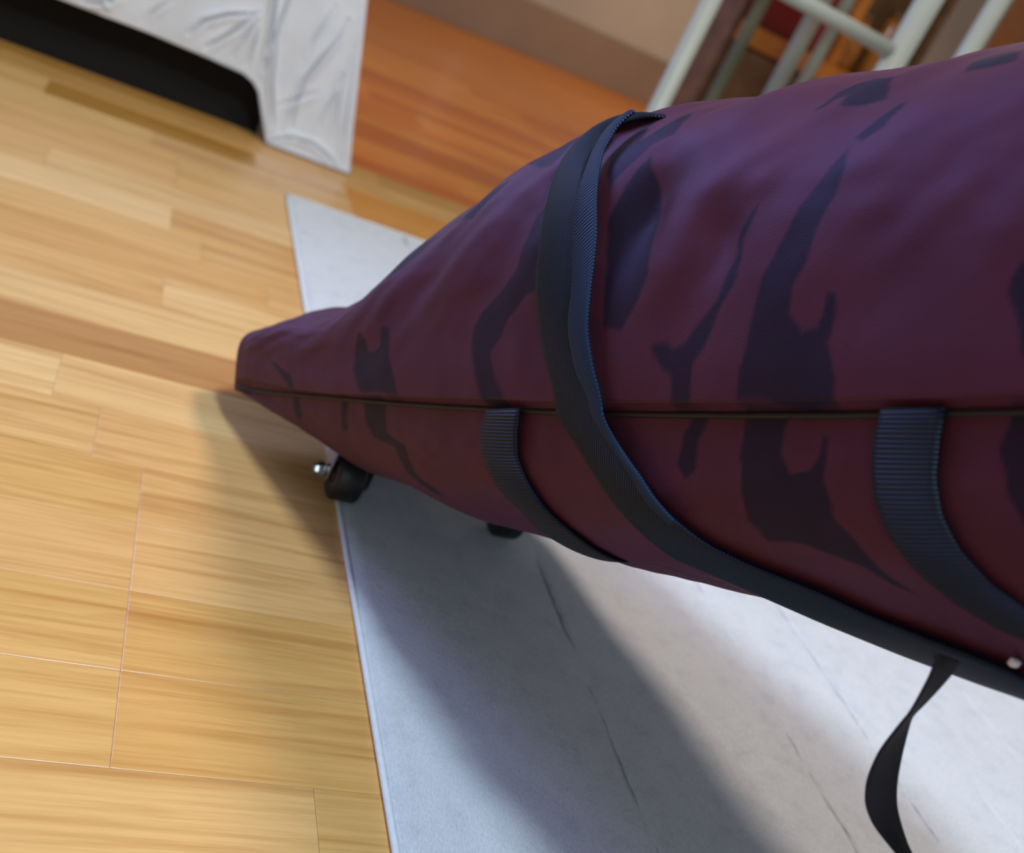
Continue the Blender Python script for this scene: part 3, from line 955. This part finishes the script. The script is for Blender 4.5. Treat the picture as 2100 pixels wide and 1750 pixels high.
# undercarriage: a steel axle on two brackets, a wheel at each end
AY, AZ, WR = 0.924, 0.0370, 0.0295
for x0_, x1_ in ((0.283, 0.330), (0.484, 0.532)):
    bm = bmesh.new()
    bm_tube(bm, [(x0_ - 0.006, AY, AZ), (x1_ + 0.004, AY, AZ)], 0.004, 12)
    bm_obj('axle', bm, M['chrome'], bag, True)
    for x in (x0_, x1_):
        bm = bmesh.new()
        prof = [(-0.014, 0.090), (0.016, 0.090), (0.011, 0.034), (0.006, 0.026), (-0.006, 0.026), (-0.011, 0.034)]
        a_ = [bm.verts.new((x - 0.0015, AY + p, z)) for p, z in prof]
        b_ = [bm.verts.new((x + 0.0015, AY + p, z)) for p, z in prof]
        bm.faces.new(a_); bm.faces.new(b_[::-1])
        for i in range(6):
            bm.faces.new((a_[i], a_[(i + 1) % 6], b_[(i + 1) % 6], b_[i]))
        bm_obj('axle_bracket', bm, M['chrome'] if x < 0.3 else M['plastic'], bag)
bm = bmesh.new()
bm_box(bm, (0.30, AY - 0.015, 0.080), (0.54, AY + 0.05, 0.100), 0.006)
bm_obj('base_plate', bm, M['plastic'], bag)
for x in (0.3065, 0.508):
    bm = bmesh.new()
    w_ = 0.017
    prof = [(-w_, 0.012), (-w_, WR - 0.006), (-w_ + 0.002, WR - 0.002), (-w_ + 0.005, WR), (w_ - 0.005, WR), (w_ - 0.002, WR - 0.002), (w_, WR - 0.006), (w_, 0.012)]
    bm_lathe(bm, prof, (x, AY, AZ), (1, 0, 0), 36)
    wh = bm_obj('wheel', bm, M['rubber'], bag, True)
    bm = bmesh.new()
    bm_lathe(bm, [(-w_ - 0.002, 0.008), (-w_ - 0.001, 0.0125), (w_ + 0.001, 0.0125), (w_ + 0.002, 0.008)], (x, AY, AZ), (1, 0, 0), 24)
    hb = bm_obj('hub', bm, M['plastic'], bag, True)
    hb.parent = wh
    hb.matrix_parent_inverse = Matrix.Identity(4)
for x, sgn in ((0.276, -1), (0.538, 1)):
    bm = bmesh.new()
    bm_lathe(bm, [(-0.004, 0.0085), (0.003, 0.0085), (0.003, 0.0065), (0.006, 0.0055), (0.008, 0.003)], (x, AY, AZ), (sgn, 0, 0), 6)
    bm_obj('axle_nut', bm, M['chrome'], bag)

# ------------------------------------------------------------------ white tube frame behind the bag
frame = empty('tube_frame', (1.25, 2.2, 0.0))
prop(frame, 'white enamelled tube frame with upright posts and a rung behind the bag', 'frame')
def post(parent, x, y, r, z1, mat, name='post'):
    bm = bmesh.new()
    bm_lathe(bm, [(0, r * 1.15), (0.012, r * 1.15), (0.014, r), (z1, r)], (x, y, 0), (0, 0, 1), 20)
    return bm_obj(name, bm, mat, parent, True)
ZT = 1.12
for (x, y, r) in ((0.968, 2.0, 0.0195), (1.424, 2.0, 0.0275), (1.583, 2.0, 0.0215)):
    post(frame, x, y, r, ZT, M['white_paint'])
bm = bmesh.new(); bm_tube(bm, [(0.968, 2.0, 0.730), (1.424, 2.0, 0.727)], 0.017, 14)
bm_obj('rung', bm, M['white_paint'], frame, True)
bm = bmesh.new(); bm_tube(bm, [(0.955, 2.0, ZT), (1.60, 2.0, ZT)], 0.022, 14)
bm_obj('top_rail', bm, M['white_paint'], frame, True)

stool = empty('tall_stool', (1.45, 2.65, 0.0))
prop(stool, 'tall stool with grey green steel legs standing behind the white tube frame', 'stool')
for (x, y, r) in ((1.494, 2.5, 0.023), (1.562, 2.5, 0.017), (1.341, 2.5, 0.018)):
    post(stool, x, y, r, 1.10, M['olive_leg'] if x < 1.4 else M['grey_leg'], 'leg')  # one leg has a darker olive tone than the others
post(stool, 1.668, 2.79, 0.018, 1.10, M['grey_leg'], 'leg')
bm = bmesh.new(); bm_box(bm, (1.30, 2.44, 1.10), (1.72, 2.86, 1.14), 0.015, 3)
bm_obj('seat', bm, M['dark_wood'], stool)

# ------------------------------------------------------------------ cabinet beyond the frame
cab = empty('cabinet', (2.0, 3.4, 0.0))
prop(cab, 'dark walnut cabinet with an amber shelf edge beyond the white tube frame', 'cabinet')
def part(name, lo_, hi_, mat, bev=0.004, parent=None):
    bm = bmesh.new(); bm_box(bm, lo_, hi_, bev)
    return bm_obj(name, bm, mat, parent or cab)
part('carcass', (1.68, 3.22, 0.04), (2.36, 3.40, 0.615), M['dark_wood'])
for x in (1.70, 2.03):
    d_ = part('door', (x, 3.20, 0.08), (x + 0.31, 3.219, 0.605), M['dark_wood'])
    bm = bmesh.new(); bm_lathe(bm, [(0, 0.006), (0.012, 0.006), (0.014, 0.012), (0.022, 0.010)], (x + (0.27 if x < 2 else 0.04), 3.20, 0.36), (0, -1, 0), 14)
    k_ = bm_obj('knob', bm, M['brass'], cab, True)
    k_.parent = d_; k_.matrix_parent_inverse = Matrix.Identity(4)
part('shelf', (1.68, 3.19, 0.615), (2.36, 3.40, 0.682), M['amber_wood'])
part('back_panel', (1.68, 3.39, 0.682), (2.36, 3.41, 1.25), M['dark_wood'])
part('side_panel', (1.655, 3.20, 0.04), (1.680, 3.41, 1.25), M['dark_wood'])
part('side_panel', (2.360, 3.20, 0.04), (2.385, 3.41, 1.25), M['dark_wood'])
part('divider', (2.045, 3.20, 0.682), (2.085, 3.39, 1.25), M['amber_wood'])
part('top', (1.645, 3.19, 1.25), (2.395, 3.42, 1.28), M['amber_wood'])
for (x, y) in ((1.70, 3.24), (2.34, 3.24), (1.70, 3.38), (2.34, 3.38)):
    part('foot', (x - 0.02, y - 0.015, 0.0), (x + 0.02, y + 0.015, 0.04), M['dark_wood'], 0.0)

rb = bmesh.new(); bm_box(rb, (1.69, 3.215, 0.6825), (2.035, 3.375, 0.95), 0.006)
redbox = empty('storage_box', (1.86, 3.29, 0.6825))
prop(redbox, 'deep red storage box on the amber shelf of the cabinet', 'box')
bm_obj('carton', rb, M['red'], redbox)
rb = bmesh.new(); bm_box(rb, (1.687, 3.212, 0.95), (2.038, 3.378, 0.99), 0.006)
bm_obj('lid', rb, M['red'], redbox)

M['amber_glass'] = plain('amber_glaze', (0.40, 0.15, 0.02), 0.15, 0, 0.2, 20)
for i, (x, y, hgt, lab) in enumerate(((2.135, 3.26, 0.17, 'short amber glazed jar on the cabinet shelf beside the divider'), (2.27, 3.30, 0.22, 'taller amber glazed jar at the end of the cabinet shelf'))):
    j = empty('jar', (x, y, 0.6825))
    prop(j, lab, 'jar', 'amber jars on the cabinet')
    bm = bmesh.new()
    bm_lathe(bm, [(0, 0.032), (0.01, 0.038), (hgt * 0.7, 0.038), (hgt * 0.86, 0.026), (hgt, 0.026)], (x, y, 0.6825), (0, 0, 1), 24)
    bm_obj('jar_body', bm, M['amber_glass'], j, True)
    bm = bmesh.new()
    bm_lathe(bm, [(hgt, 0.029), (hgt + 0.02, 0.029)], (x, y, 0.6825), (0, 0, 1), 24)
    bm_obj('lid', bm, M['dark_wood'], j, True)
